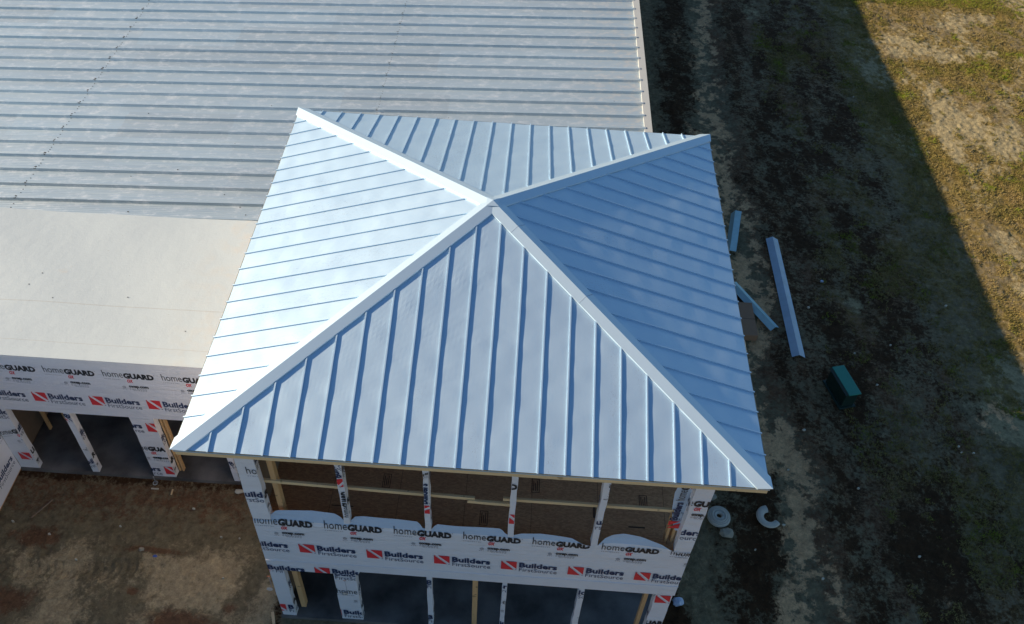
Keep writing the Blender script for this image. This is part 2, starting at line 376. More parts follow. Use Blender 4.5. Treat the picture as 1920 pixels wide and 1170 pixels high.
def masks(x, y):
    n1 = fractal(x, y, .35, 4, 3); n2 = fractal(x, y, .9, 4, 4, .6); n3 = fractal(x, y, 2.4, 3, 5)
    right = sstep(3.0, 3.6, x)
    # right of the building: earth strip by the wall, dark strip, sandy rut, dark strip, then thin turf
    n4 = fractal(x, y, 1.5, 5, 14, .45); n5 = fractal(x, y, 3.8, 4, 15)
    wob = (fractal(x, y, .30, 3, 8) - .5) * 2.0 + (n4 - .5) * 1.2
    xx = x + wob * .8
    grey = right * sstep(4.1, 4.6, xx) * (1 - sstep(5.2, 6.0, xx)) * (.05 + .5 * n4)
    rut = right * np.exp(-((xx - 7.1) / .85) ** 2)
    khaki = np.clip(rut * 1.25, 0, 1) * np.clip((n4 * .6 + n5 * .5) * 3.2 - 1.25, 0, 1)
    sand = rut * .2 * n4
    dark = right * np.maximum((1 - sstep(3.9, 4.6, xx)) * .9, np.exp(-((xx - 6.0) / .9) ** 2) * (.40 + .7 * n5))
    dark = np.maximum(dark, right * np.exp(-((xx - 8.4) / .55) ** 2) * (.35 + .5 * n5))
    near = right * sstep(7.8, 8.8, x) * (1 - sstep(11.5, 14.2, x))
    dark = np.maximum(dark, near * (.50 + 1.1 * (n4 - .5)))  # soil across the hall's shade zone darkened, shade put into its colour
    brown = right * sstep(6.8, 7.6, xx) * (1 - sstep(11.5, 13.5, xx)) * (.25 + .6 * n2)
    far = sstep(12.0, 14.2, x) * right
    grass = right * sstep(8.6, 9.8, xx) * (.10 + .5 * n1) * (1 - far) + far * (.05 + 1.15 * (.55 * n1 + .45 * n4))
    sand = sand + right * sstep(8.5, 9.5, x) * np.clip(n4 * 1.6 - .80, 0, .6) * .9 + far * np.clip((1 - n2) * 1.5 - .55, 0, .6)
    for (cx, cy, rx, ry, ro, a) in ((16.0, 16.5, 1.1, 3.4, .35, .75), (15.9, 21.0, 3.0, 1.1, -.3, .72), (13.2, 2.3, .8, .55, -.3, .95), (12.8, 2.9, .6, .4, 0, .7), (17.7, 14.2, 1.2, 2.0, .4, .6), (14.6, 11.5, .7, 2.2, .2, .5),
                                    (11.2, 16.8, .9, 2.2, .2, .5), (10.3, 6.4, .7, .9, .2, .5), (10.2, 11, .6, 1.0, .2, .4), (12.0, 9.6, .5, .8, .2, .42), (18.5, 21.0, 1.6, 1.2, 0, .6), (10.7, -.6, .4, .4, 0, .5), (9.5, 23.5, .9, 1.4, 0, .55), (20.5, 18.5, 1.3, 1.9, 0, .55), (7.2, 20.5, .7, 3.5, 0, .5)):
        sand = np.maximum(sand, a * blob(x, y, cx, cy, rx, ry, ro, int(cx * 7)) * np.clip(.35 + 1.3 * n5, 0, 1.15))
    khaki = np.maximum(khaki, .8 * blob(x, y, 7.0, -1.8, .5, 1.8, .1, 5) * sstep(.30, .60, n5))
    khaki = np.maximum(khaki, .75 * blob(x, y, 13.0, 2.4, .8, .7, -.3, 6) * sstep(.30, .60, n5))
    khaki = np.maximum(khaki, near * .6 * sstep(.60, .72, n4 * .5 + n5 * .5) * (n1 > .45))
    grass = np.maximum(grass, .95 * blob(x, y, 16.5, 25.2, 3.5, .9, -.2, 9))
    grass = np.maximum(grass, .8 * blob(x, y, 19.3, 13.8, 1.6, 2.6, .4, 10))
    # courtyard between the tower and the two wings
    court = (1 - sstep(-4.2, -3.4, x)) * (1 - sstep(-1.2, -.6, y) * 0)
    base = (.50 - .34 * sstep(-2.4, -1.4, y)) + .5 * (n2 - .5)
    cs = base * .95 + .5 * blob(x, y, -5.3, -1.25, .5, .25, 0, 12) * .8 + .5 * blob(x, y, -9.0, -1.15, .6, .2, 0, 13)
    sand = sand * (1 - court) + court * cs * .9
    cb = .04 + .50 * sstep(-2.6, -1.3, y)
    for (cx, cy, rx, ry) in ((-5.9, -4.1, .9, .35), (-5.0, -3.7, .35, .3), (-9.6, -3.9, .8, .4), (-7.1, -3.5, .2, .15), (-6.9, -2.55, .9, .12), (-9.5, -2.4, .7, .35)):
        cb = np.maximum(cb, .85 * blob(x, y, cx, cy, rx, ry, 0, int(-cx * 9)))
    brown = brown * (1 - court) + court * np.clip(cb, 0, 1)
    sand = sand * (1 - court * np.clip(cb, 0, 1) * .75)
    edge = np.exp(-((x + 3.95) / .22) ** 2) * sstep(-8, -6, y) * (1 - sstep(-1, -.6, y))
    grass = grass * (1 - court); khaki = khaki * (1 - court)
    gc_ = (1 - sstep(-3.0, -1.7, y)) * np.clip(n4 * 2.4 - .55, 0, 1) * (1 - np.clip(cb, 0, 1) * .9)
    grey = grey * (1 - court) + court * gc_
    sand = sand * (1 - court * .55)
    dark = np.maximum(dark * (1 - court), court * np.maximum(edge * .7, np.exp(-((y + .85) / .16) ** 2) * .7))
    return dict(sand=sand, grass=grass, dark=dark, brown=brown, grey=grey, khaki=khaki)
def treads(x, y):
    h = np.zeros_like(x)
    for (ax, ay, bx, by, wd, pit) in ((-10.2, -3.22, -6.6, -2.95, .22, .17), (13.9, 24.0, 17.3, 22.6, .22, .13), (-10.0, -2.75, -8.3, -2.72, .12, .3)):
        L = math.hypot(bx-ax, by-ay); ux, uy = (bx-ax)/L, (by-ay)/L
        s = (x-ax)*ux + (y-ay)*uy; d = -(x-ax)*uy + (y-ay)*ux
        m = sstep(-.1, .3, s) * (1 - sstep(L-.3, L+.1, s)) * (1 - sstep(wd*.7, wd*1.1, np.abs(d)))
        h += m * (.022 * np.sin(2*math.pi*(s + np.abs(d)*.5)/pit) - .018)
    return h
def terrain(x, y):
    n = (fractal(x, y, .5, 3, 21) - .5) * .10 + (fractal(x, y, 2.6, 4, 22) - .5) * .075 + (fractal(x, y, 9, 3, 23) - .5) * .06
    wob = (fractal(x, y, .30, 3, 8) - .5) * 1.1
    xx = x + wob
    n = n - .05 * np.exp(-((xx - 7.15) / .6) ** 2) * (x > 3) + .05 * np.exp(-((xx - 8.1) / .35) ** 2) * (x > 3)
    n = n + treads(x, y)
    flat = sstep(3.4, 4.2, x) + (1 - sstep(-4.2, -3.7, x)) * (1 - sstep(-1.0, -.7, y)) + (1 - sstep(-4.4, -3.9, y))
    return np.clip(flat, 0, 1) * (n - .01) - .02
xs = np.concatenate([np.array([-400, -200, -90, -40, -25, -16]), np.arange(-12.5, -3.4, .045), np.arange(-3.2, 3.5, .35), np.arange(3.6, 22.5, .05), np.array([23, 25, 30, 45, 90, 200, 400])])
ys = np.concatenate([np.array([-400, -200, -90, -40, -20, -12, -9]), np.arange(-7, 27.5, .05), np.array([28.5, 31, 38, 55, 100, 200, 400])])
X, Y = np.meshgrid(xs, ys); Xf, Yf = X.ravel(), Y.ravel()
Zf = terrain(Xf, Yf)
me = bpy.data.meshes.new('ground'); nx, ny = len(xs), len(ys)
me.vertices.add(nx*ny); me.vertices.foreach_set('co', np.stack([Xf, Yf, Zf], 1).astype(np.float32).ravel())
i = np.arange(nx-1)[None, :] + nx*np.arange(ny-1)[:, None]; q = np.stack([i, i+1, i+nx+1, i+nx], -1).reshape(-1, 4)
me.loops.add(q.size); me.loops.foreach_set('vertex_index', q.ravel().astype(np.int32))
me.polygons.add(len(q)); me.polygons.foreach_set('loop_start', (np.arange(len(q))*4).astype(np.int32))
me.update(calc_edges=True); me.polygons.foreach_set('use_smooth', np.ones(len(q), dtype=bool))
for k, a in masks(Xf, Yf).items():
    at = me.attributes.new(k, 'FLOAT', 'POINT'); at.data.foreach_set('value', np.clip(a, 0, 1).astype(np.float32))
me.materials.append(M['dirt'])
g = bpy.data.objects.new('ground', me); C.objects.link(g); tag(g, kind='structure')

# short clumpy turf
def turf(name, count, x0, x1, y0, y1, hmin, hmax, thr):
    px = rng.uniform(x0, x1, count); py = rng.uniform(y0, y1, count)
    mk = masks(px, py)
    cl = fractal(px, py, 1.7, 3, 31); cl2 = fractal(px, py, 5.5, 2, 32)
    cl3 = fractal(px, py, 2.6, 4, 33, .6)
    keep = (mk['grass'] * .9 + cl * .5 + cl2 * .7 + cl3 * .6 - mk['sand'] * .8 - mk['dark'] * .3 + rng.uniform(-.15, .15, count)) > thr
    px, py = px[keep], py[keep]; green = np.clip(mk['grass'][keep] * .55 + (cl[keep] - .5) * 1.6 + .12 + rng.uniform(-.2, .2, len(px)), 0, 1)
    green = np.maximum(green, sstep(24.2, 25.0, py) * (px > 12) * rng.uniform(.7, 1, len(px)))
    pz = terrain(px, py); n = len(px); B = 4
    V = np.zeros((n, B, 3, 3)); 
    for b in range(B):
        a = rng.uniform(0, 2*np.pi, n); h = rng.uniform(hmin, hmax, n); wd = rng.uniform(.007, .016, n); ln = rng.uniform(.4, 1.5, n) * h
        ox = px + rng.normal(0, .018, n); oy = py + rng.normal(0, .018, n)
        ca, sa = np.cos(a), np.sin(a)
        V[:, b, 0] = np.stack([ox - sa*wd, oy + ca*wd, pz - .01], 1); V[:, b, 1] = np.stack([ox + sa*wd, oy - ca*wd, pz - .01], 1)
        V[:, b, 2] = np.stack([ox + ca*ln, oy + sa*ln, pz + h], 1)
    V = V.reshape(-1, 3); me = bpy.data.meshes.new(name); nt_ = n * B
    me.vertices.add(len(V)); me.vertices.foreach_set('co', V.astype(np.float32).ravel())
    me.loops.add(nt_*3); me.loops.foreach_set('vertex_index', np.arange(nt_*3, dtype=np.int32))
    me.polygons.add(nt_); me.polygons.foreach_set('loop_start', (np.arange(nt_)*3).astype(np.int32)); me.update(calc_edges=True)
    at = me.attributes.new('tone', 'FLOAT', 'POINT'); at.data.foreach_set('value', np.repeat(green, B*3).astype(np.float32))
    me.materials.append(M['blades']); o = bpy.data.objects.new(name, me); C.objects.link(o)
    return tag(o, 'short patchy olive grass growing on the bare ground beside the building', 'grass', kind='stuff')
turf('grass', 260000, 9.0, 22.5, -4.5, 27, .015, .05, 1.18)

# ============================================================ TOWER
YW, XL, XR, YB = -3.83, -3.85, 3.87, 3.83
H, HA, P = 4.41, 1.42, .4064
tower = tag(empty('corner_tower', (0, 0, -6.73)), 'two storey tower under construction with a square hipped silver metal roof of four slopes', 'tower')
k = HA / H; nl = math.hypot(1, k)
def slope_pt(side, u, t, h=0.0):
    """side f/b/l/r, u along the eave, t plan distance up from the eave, h normal to the pan"""
    off = h * k / nl; z = t * k + h / nl; d = H - t + off
    return {'f': (u, -d, z), 'b': (u, d, z), 'l': (-d, u, z), 'r': (d, u, z)}[side]
seam0 = {'f': -3.898, 'b': -3.897, 'l': -3.823, 'r': -3.823}
for side in 'fblr':
    mb = MB(); mat = 'roof_y' if side in 'fb' else 'roof_x'
    us = [seam0[side] + P*i for i in range(20)]
    if us[0] + H > .03: edges = [-H] + us + [H]
    r2 = random.Random(ord(side))
    for a, b in zip(edges, edges[1:]):
        nu = 6; nt_ = 34; ph = r2.uniform(0, 50); vs = []
        for i in range(nu + 1):
            u = a + (b - a) * i / nu; run = H - abs(u)
            for j in range(nt_ + 1):
                t = run * j / nt_; e = math.sin(math.pi * i / nu)
                d = e * .0022 * (math.sin(t * 4.3 + ph) + .8 * math.sin(t * 9.7 + ph * 2.3) + .5 * math.sin(t * 17 + ph))
                vs.append(slope_pt(side, u, t, d))
        fs = [(i*(nt_+1)+j, (i+1)*(nt_+1)+j, (i+1)*(nt_+1)+j+1, i*(nt_+1)+j+1) for i in range(nu) for j in range(nt_)]
        mb.add(vs, fs, mat)
    for u in us:
        run = H - abs(u) - (.25 if side in 'lb' else .19)
        if run < .1: continue
        w1, w2, h1, h2 = .007, .011, .018, .024
        prof = [(-w1, -.002), (-w1, h1), (-w2, h1 + .002), (-w2, h2), (w2, h2), (w2, h1 + .002), (w1, h1), (w1, -.002)]
        vs = [slope_pt(side, u + pu, tt, ph) for tt in (-.012, run) for pu, ph in prof]; n = len(prof)
        mb.add(vs, [(i, (i+1) % n, n + (i+1) % n, n + i) for i in range(n)] + [tuple(range(n))[::-1], tuple(range(n, 2*n))], mat)
    # eave drip edge
    vs = [slope_pt(side, -H, -.01, .0), slope_pt(side, H, -.01, .0)]; lo = [(p[0], p[1], p[2] - .035) for p in vs]
    mb.add(vs + lo, [(0, 1, 3, 2)], mat)
    o = mb.build('roof_slope', tower)
    o['label'] = {'f': 'shaded blue grey front roof slope with long seam shadows', 'b': 'grey back roof slope', 'l': 'bright white sunlit roof slope', 'r': 'deep blue shaded roof slope'}[side]
# roof deck under the pans, fascia boards, soffit
mb = MB(); i_ = .03; vs = [(-H+i_, -H+i_, -.045), (H-i_, -H+i_, -.045), (H-i_, H-i_, -.045), (-H+i_, H-i_, -.045), (0, 0, HA - .06)]
mb.add(vs, [(0,1,4),(1,2,4),(2,3,4),(3,0,4)], 'osb'); mb.build('roof_deck', tower)
for (x0, x1, y0, y1, mt) in ((-H+.01, H-.01, -H+.012, -H+.05, 'pine_x'), (-H+.01, H-.01, H-.05, H-.012, 'pine_x'), (-H+.012, -H+.05, -H+.052, H-.052, 'pine_y'), (H-.05, H-.012, -H+.052, H-.052, 'pine_y')):
    part('fascia_board', mt, tower, (x0, x1, y0, y1, -.15, -.037), bevel=.004)
for i in range(16):
    x = -4.1 + i * .547
    part('rafter_tail', 'pine_y', tower, (x - .019, x + .019, -H + .053, YW - .02, -.14, -.05))
# hip caps
def hip(sx, sy):
    wf = .158; ov = .055; bm = bmesh.new()
    def pt(a, w_, h):      # a: plan distance from the apex along the diagonal component, w_: signed offset across
        d = a; x = sx * (d + (w_ if w_ > 0 else 0)); y = sy * (d + (-w_ if w_ < 0 else 0))
        return x, y
    rings = []
    n = 14
    for j in range(n + 1):
        a = -.3 + (H + ov + .3) * j / n; ring = []
        for (s_, dist, hh) in ((-1, wf, .004), (-1, wf, .032), (0, 0, .052), (1, wf, .032), (1, wf, .004)):
            # across direction in plan is perpendicular to the hip, so move along it by dist
            x = sx * (a + (s_ * dist) * .7071); y = sy * (a - (s_ * dist) * .7071)
            z = HA - max(abs(x), abs(y)) / H * HA * 1.0 if s_ else HA - a / H * HA
            if s_ == 1: z = HA - (abs(sx * x) if True else 0) / H * HA if (sx * x) > (sy * y) else z
            m_ = max(sx * x, sy * y); z = HA - m_ / H * HA
            ring.append(bm.verts.new((x, y, z + hh)))
        rings.append(ring)
    for r0, r1 in zip(rings, rings[1:]):
        for i in range(4): bm.faces.new((r0[i], r1[i], r1[i+1], r0[i+1]))
    bm.faces.new(rings[-1])
    for no in ((-sx, 0, 0), (0, -sy, 0)):
        bmesh.ops.bisect_plane(bm, geom=bm.verts[:]+bm.edges[:]+bm.faces[:], plane_co=(0, 0, 0), plane_no=no, clear_outer=True)
    # the flap ends square with the eaves
    for no in ((sx, 0, 0), (0, sy, 0)):
        bmesh.ops.bisect_plane(bm, geom=bm.verts[:]+bm.edges[:]+bm.faces[:], plane_co=(sx*(H+.03), sy*(H+.03), 0), plane_no=no, clear_outer=True)
    bm.verts.index_update(); mb = MB()
    mb.add([v.co.copy() for v in bm.verts], [tuple(v.index for v in f.verts) for f in bm.faces], 'cap'); bm.free()
    # lap joint line across the cap
    o = mb.build('hip_cap', tower); return o
caps = [hip(sx, sy) for sx in (-1, 1) for sy in (-1, 1)]
mb = MB(); s_ = .11; top = HA + .062
mb.add([(-s_, -s_, HA + .056 - s_*k*.9), (s_, -s_, HA + .056 - s_*k*.9), (s_, s_, HA + .056 - s_*k*.9), (-s_, s_, HA + .056 - s_*k*.9), (0, 0, top)], [(0,1,4),(1,2,4),(2,3,4),(3,0,4)], 'cap')
mb.build('peak_cap', tower)
for (sx, sy, a) in ((1, -1, 1.62), (1, -1, .45)):
    pts = []; mb = MB()
    for (s2, dist, hh) in ((-1, .158, .0325), (0, 0, .0525), (1, .158, .0325)):
        x = sx*(a + s2*dist*.7071); y = sy*(a - s2*dist*.7071); m_ = max(sx*x, sy*y); pts.append(Vector((x, y, HA - m_/H*HA + hh)))
    for p0, p1 in zip(pts, pts[1:]): mb.prism(p0, p1, .009, .002, 'seamdark')
    mb.build('cap_joint', tower)

# ---- front wall: printed wrap band with its wavy upper edge
CURVE = [(-3.86,-2.84),(-3.57,-2.84),(-3.43,-2.70),(-2.80,-2.64),(-2.42,-2.68),(-2.32,-2.74),(-2.27,-2.82),(-2.14,-2.84),(-2.06,-2.73),(-1.9,-2.70),(-1.35,-2.71),(-.95,-2.75),(-.86,-2.90),(-.70,-2.89),(-.64,-2.77),(-.25,-2.78),(.50,-2.78),(.60,-2.91),(.75,-2.90),(.86,-2.85),(1.20,-2.83),(1.75,-2.89),(1.98,-3.03),(2.11,-3.07),(2.22,-3.02),(2.32,-2.84),(2.45,-2.75),(2.65,-2.71),(2.96,-2.76),(3.33,-2.90),(3.57,-3.07),(3.87,-3.07)]
def curve(u): return .022 + float(np.interp(u, [c[0] for c in CURVE], [c[1] for c in CURVE]))
def band_pt(u, v, out=0.0):
    top = curve(u); v = min(v, top - .002); back = max(0, v + 2.98)
    return (u, YW - .006 - out + back * .28 + .006 * math.sin(u * 5.1) * min(1, back * 6), v)
mb = MB(); us = np.arange(XL - .005, XR + .0051, .0515); vv = [-4.70, -4.5, -4.3, -3.6, -3.2, -2.99]
cols = []
for u in us:
    top = curve(u); col = [band_pt(u, v) for v in vv] + [band_pt(u, -2.99 + (top + 2.99) * j / 4) for j in range(1, 5)]
    bot = np.interp(u, [-3.85, -2.15, 3.87], [-4.71, -4.72, -4.72]) if u < -2.13 else np.interp(u, [-2.13, 3.87], [-4.58, -4.70])
    col[0] = (col[0][0], col[0][1], bot); cols.append(col)
vs = [p for c in cols for p in c]; n = len(cols[0])
mb.add(vs, [(i*n+j, (i+1)*n+j, (i+1)*n+j+1, i*n+j+1) for i in range(len(cols)-1) for j in range(n-1)], 'wrap')
kf = mb.m('film')
for idx in range(len(mb.f)):
    j = idx % (n-1)
    if j >= 6: mb.mi[idx] = kf
pl = lambda u, v: band_pt(u, v, .011)
rect = (XL, -4.46, XR, -2.6)
for i in range(7):
    u = -3.83 + 1.225 * i
    printmark(mb, 'guard', pl, rect, u, -2.995 - .022 * (u + 3.8) * .9, tilt=-.03)
for i in range(-1, 6):
    u = -3.15 + 1.232 * i
    printmark(mb, 'build', pl, rect, u, -3.84 - .035 * (u + 3.15), tilt=-.035)
for i in range(-1, 1):
    printmark(mb, 'build', pl, (XL, -4.70, -2.14, -4.3), -2.96 + 1.225*i, -4.69, tilt=-.03)
mb.build('wrapped_band', tower)
part('band_sheathing', 'osb', tower, (XL + .004, XR - .004, YW, YW + .15, -4.56, -3.08))
# fold line strip along the band bottom
mb = MB(); mb.box(XL - .004, XR + .004, YW - .016, YW - .007, -4.345, -4.325, 'wrap'); mb.build('wrap_fold', tower)
part('top_beam', 'osb', tower, (XL, XR, YW + .01, YW + .14, -.72, -.16))

def wrapped_post(x0, x1, z0, z1, name='window_post', lean=0.0, off=0.0, dz=0.0, sh=0.0, parent=tower, y=YW, depth=.15, face=.9, marks=(), seed=0):
    """a stud wrapped in printed house wrap, its sides a little crumpled"""
    mb = MB(); r = random.Random(seed + int(x0 * 100)); nseg = max(3, int((z1 - z0) / .22)); rg = []
    for i in range(nseg + 1):
        t = i / nseg; z = z0 + (z1 - z0) * t; j = lambda: r.uniform(-.008, .008)
        rg.append([(x0 + j(), y - .004 + j()*.4, z), (x1 + j(), y - .004 + j()*.4, z), (x1 + j(), y + depth, z), (x0 + j(), y + depth, z)])
    vs = [p for a in rg for p in a]; fs = []
    for i in range(nseg):
        for q_ in range(4): fs.append((i*4+q_, i*4+(q_+1)%4, i*4+4+(q_+1)%4, i*4+4+q_))
    fs += [(3,2,1,0), tuple(nseg*4+q_ for q_ in range(4))]
    mb.add(vs, fs, 'wrap')
    rc = (x0 + .006, z0, x1 - .006, z1); fr = lambda u, v: (u, y - .014, v)
    if marks:
        for kind, u, v, ro, sc in marks: printmark(mb, kind, fr, rc, u, v, rot=ro, scale=sc)
    else: sheet(mb, fr, rc, off, dz, sh)
    # fragments wrapped round onto the side
    sdp = lambda u, v: (x1 + .012, y + u, v)
    printmark(mb, 'build', sdp, (.005, z0 + .05, depth - .02, z1 - .05), -.35 - r.uniform(0, .3), z0 + (z1 - z0) * .62)
    printmark(mb, 'guard', sdp, (.005, z0 + .05, depth - .02, z1 - .05), -.5 - r.uniform(0, .3), z0 + (z1 - z0) * .25)
    sdn = lambda u, v: (x0 - .012, y + depth - u, v)
    printmark(mb, 'build', sdn, (.005, z0 + .05, depth - .02, z1 - .05), -.35 - r.uniform(0, .3), z0 + (z1 - z0) * .5)
    return mb.build(name, parent)
# upper storey
wrapped_post(XL, -3.53, -2.86, -.16, 'corner_post', marks=(('guard', -3.70, -1.42, 0, 1), ('build', -4.30, -2.14, 0, 1)))
hp = math.pi / 2
wrapped_post(-2.24, -2.13, -2.83, -.3, marks=(('build', -2.05, -1.6, hp*1.2, .8), ('guard', -2.1, -2.6, hp, .8)))
wrapped_post(-.82, -.72, -2.89, -.3, marks=(('guard', -1.35, -1.15, .5, .8), ('build', -.75, -2.3, hp, .9)))
wrapped_post(.62, .72, -2.91, -.3, marks=(('guard', -.30, -1.35, 0, 1), ('build', .55, -2.35, .0, 1)))
wrapped_post(2.10, 2.21, -3.05, -.3, marks=(('build', 1.66, -2.35, .1, 1), ('guard', 2.3, -1.5, hp, .8)))
wrapped_post(3.57, XR, -3.08, -.16, 'corner_post', marks=(('guard', 3.20, -1.50, 0, 1), ('build', 2.90, -2.45, 0, 1)))
wrapped_post(3.60, 3.86, -3.32, -3.08, 'corner_post', marks=(('guard', 3.62, -3.17, 0, .9),), y=YW - .005, depth=.01)
# lower storey
wrapped_post(XL, -3.57, -6.66, -4.71, 'corner_post', marks=(('build', -4.05, -4.66, 0, 1), ('build', -4.02, -6.35, 0, 1)))
wrapped_post(-2.63, -2.20, -6.66, -4.72, marks=(('build', -2.93, -4.78, 0, 1), ('guard', -2.62, -5.5, 0, 1), ('build', -2.90, -6.42, 0, 1)))
wrapped_post(-.85, -.75, -6.66, -4.6, marks=(('build', -1.18, -4.9, 0, 1), ('build', -1.2, -6.4, 0, 1)))
wrapped_post(.60, .69, -6.66, -4.62, marks=(('build', -.25, -4.85, 0, 1), ('guard', .3, -5.5, 0, 1), ('build', .2, -6.45, 0, 1)))
wrapped_post(2.05, 2.17, -6.66, -4.65, marks=(('build', 1.45, -4.9, 0, 1), ('guard', 2.3, -5.9, hp, .8)))
wrapped_post(3.51, 3.84, -6.66, -4.7, 'corner_post', marks=(('build', 3.53, -4.92, .05, 1.0), ('guard', 2.95, -5.95, 0, 1), ('build', 3.1, -6.5, 0, 1)))
part('wood_post', 'pine_z', tower, (.03, .13, YW + .02, YW + .11, -6.60, -4.6), bevel=.003)
part('wood_jamb', 'pine_z', tower, (3.36, 3.44, YW + .16, YW + .25, -6.60, -4.6), bevel=.003)
part('wood_jamb', 'pine_z', tower, (-3.50, -3.40, YW + .16, YW + .30, -6.60, -4.6), bevel=.003)
for x in (-3.42,): part('wood_stud', 'pine_z', tower, (x, x + .09, YW + .18, YW + .32, -3.06, -.16), bevel=.003)
for x in (3.40, 3.5): part('wood_stud', 'pine_z', tower, (x, x + .045, YW + .18, YW + .30, -3.06, -.16), bevel=.003)
# horizontal boards behind the upper openings
for (a, b) in (((-3.56, -1.89), (.02, -2.03)), ((-.1, -2.07), (.66, -2.10)), ((.50, -1.98), (3.50, -1.99))):
    mb = MB(); yo = YW + (.18 if a[0] != -.1 else .15)
    mb.prism((a[0], yo, a[1]), (b[0], yo, b[1]), .045, .075, 'pine_x'); mb.build('wood_brace', tower, bevel=.003)
# loose flap inside the right jamb
mb = MB(); pts = [(3.36, -1.0), (3.31, -1.42), (3.35, -1.9), (3.42, -2.3), (3.52, -2.6)]
vs = []
for x, z in pts: vs += [(x, YW + .16, z), (3.62, YW + .145, z)]
mb.add(vs, [(2*i, 2*i+1, 2*i+3, 2*i+2) for i in range(len(pts)-1)], 'film')
for kd, vv_ in (('guard', -1.62), ('build', -2.5)):
    printmark(mb, kd, lambda u, v: (u, YW + .138 , v), (3.36, -2.58, 3.56, -1.0), 3.50, vv_, rot=hp, scale=.8)
mb.build('wrap_flap', tower)
# upper floor of strand board, with its grade stamps
mb = MB(); mb.box(XL + .03, XR - .03, YW + .16, YB - .02, -3.22, -3.16, 'osb')
def on_floor(u, v): return (u, v, -3.157)
def boxline(mb, x0, y0, x1, y1, t=.012):
    for (a, b, c, d) in ((x0, x1, y0, y0 + t), (x0, x1, y1 - t, y1), (x0, x0 + t, y0 + t, y1 - t), (x1 - t, x1, y0 + t, y1 - t)):
        mb.add([(a, c, -3.157), (b, c, -3.157), (b, d, -3.157), (a, d, -3.157)], [(0, 1, 2, 3)], 'stamp')
for (x, y) in ((.10, -3.50), (1.02, -2.75), (3.02, -2.95), (-1.75, -2.85)):
    boxline(mb, x, y, x + .15, y + .30)
    for q_ in range(3): mb.add([(x+.03+.035*q_, y+.04, -3.156), (x+.045+.035*q_, y+.04, -3.156), (x+.045+.035*q_, y+.26-.05*(q_%2), -3.156), (x+.03+.035*q_, y+.26-.05*(q_%2), -3.156)], [(0,1,2,3)], 'stamp')
for (x, y, w_, h_) in ((2.16, -3.2, .05, .26), (-.95, -3.15, .05, .3), (2.8, -3.35, .3, .03), (-2.6, -3.3, .4, .02)):
    mb.add([(x, y, -3.156), (x+w_, y, -3.156), (x+w_, y+h_, -3.156), (x, y+h_, -3.156)], [(0,1,2,3)], 'stamp')
for x in (-2.63, -1.41, -.19, 1.03, 2.25, 3.47): mb.add([(x, YW+.17, -3.1575), (x+.006, YW+.17, -3.1575), (x+.006, YB-.05, -3.1575), (x, YB-.05, -3.1575)], [(0,1,2,3)], 'stamp')
mb.build('upper_floor', tower)
# side and back walls
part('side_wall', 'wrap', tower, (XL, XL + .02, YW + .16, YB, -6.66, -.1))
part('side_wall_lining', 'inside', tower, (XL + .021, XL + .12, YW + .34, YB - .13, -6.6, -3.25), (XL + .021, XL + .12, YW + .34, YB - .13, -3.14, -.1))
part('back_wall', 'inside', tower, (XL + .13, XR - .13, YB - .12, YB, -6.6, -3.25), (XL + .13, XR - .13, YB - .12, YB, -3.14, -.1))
rw = [(XR - .12, XR, YW + .16, YB, -4.56, -3.25), (XR - .12, XR, YW + .32, YB, -.75, -.1)]  # openings in this unseen wall are added to let light inside
for yy in (-2.2, -.8, .6, 2.0, 3.6): rw += [(XR - .12, XR, yy, yy + .12, -6.6, -4.57), (XR - .12, XR, yy, yy + .12, -3.14, -.76)]
part('side_wall', 'wrap', tower, *rw)
part('slab', 'slab', tower, (XL - .03, XR + .03, YW - .04, YB, -6.9, -6.65))
# fixings hung on the wall
def hanger(x, z1, z0, nm='hanging_washer'):
    mb = MB(); mb.tube([(x, YW - .03, z1), (x + .01, YW - .035, (z0+z1)/2), (x - .01, YW - .03, z0)], .004, 'ink_grey', 5)
    mb.tube([(x - .05 + .05*math.cos(t), YW - .035, z0 - .03 + .04*math.sin(t)) for t in [2*math.pi*i/10 for i in range(10)]], .014, 'steel', 6, closed=True)
    mb.prism((x - .03, YW - .03, z1), (x + .03, YW - .03, z1), .006, .01, 'orange')
    return tag(mb.build(nm, rest=(x, YW, z0)), 'metal washer hanging on a wire from the front of the wrapped post' if x > -3 else 'small white fixing hanging on a wire at the outer edge of the tower corner', 'fixing')
hanger(-2.42, -4.93, -5.45); hanger(-3.89, -4.95, -5.45, 'hanging_fixing')

# ============================================================ MAIN HALL with rib roof
hall = tag(empty('main_hall', (-12, 18, -6.73)), 'long building with a low slope grey ribbed metal roof behind the tower', 'building')
X1, Y0r, Y1r = 3.77, 3.86, 40.0
XLr = -34.0
def zr(x): return -3.30 + .05 * x
prof = []; y = 15.71 - .609 * 20
while y < Y1r:
    if y > Y0r - .1: prof += [(y - .060, 0), (y - .034, .075), (y + .034, .075), (y + .060, 0)]
    y += .609
prof = [(Y0r, 0)] + [p for p in prof if p[0] > Y0r] + [(Y1r, 0)]
xs_ = [XLr, -20.7, -12.3, -3.72, X1]; mb = MB()
for seg, (a, b) in enumerate(zip(xs_, xs_[1:])):
    lift = .006 * seg; a2 = a - (.12 if seg else 0)
    vs = [(x, p, zr(x) + h + lift) for x in (a2, b) for p, h in prof]; n = len(prof)
    mb.add(vs, [(i, n+i, n+i+1, i+1) for i in range(n-1)], 'main')
for xl in (-12.33, -3.75):
    for p, h in prof:
        if h > 0:
            for dy in (-.012, .012): mb.box(xl-.02+random.uniform(-.03,.03), xl+.02, p+dy-.006, p+dy+.006, zr(xl)+h+.006, zr(xl)+h+.018, 'specks')
    yy = Y0r + .1
    while yy < 26:
        mb.box(xl-.010, xl+.010, yy, yy+.018, zr(xl)+.006, zr(xl)+.02, 'specks'); yy += random.uniform(.09, .19)
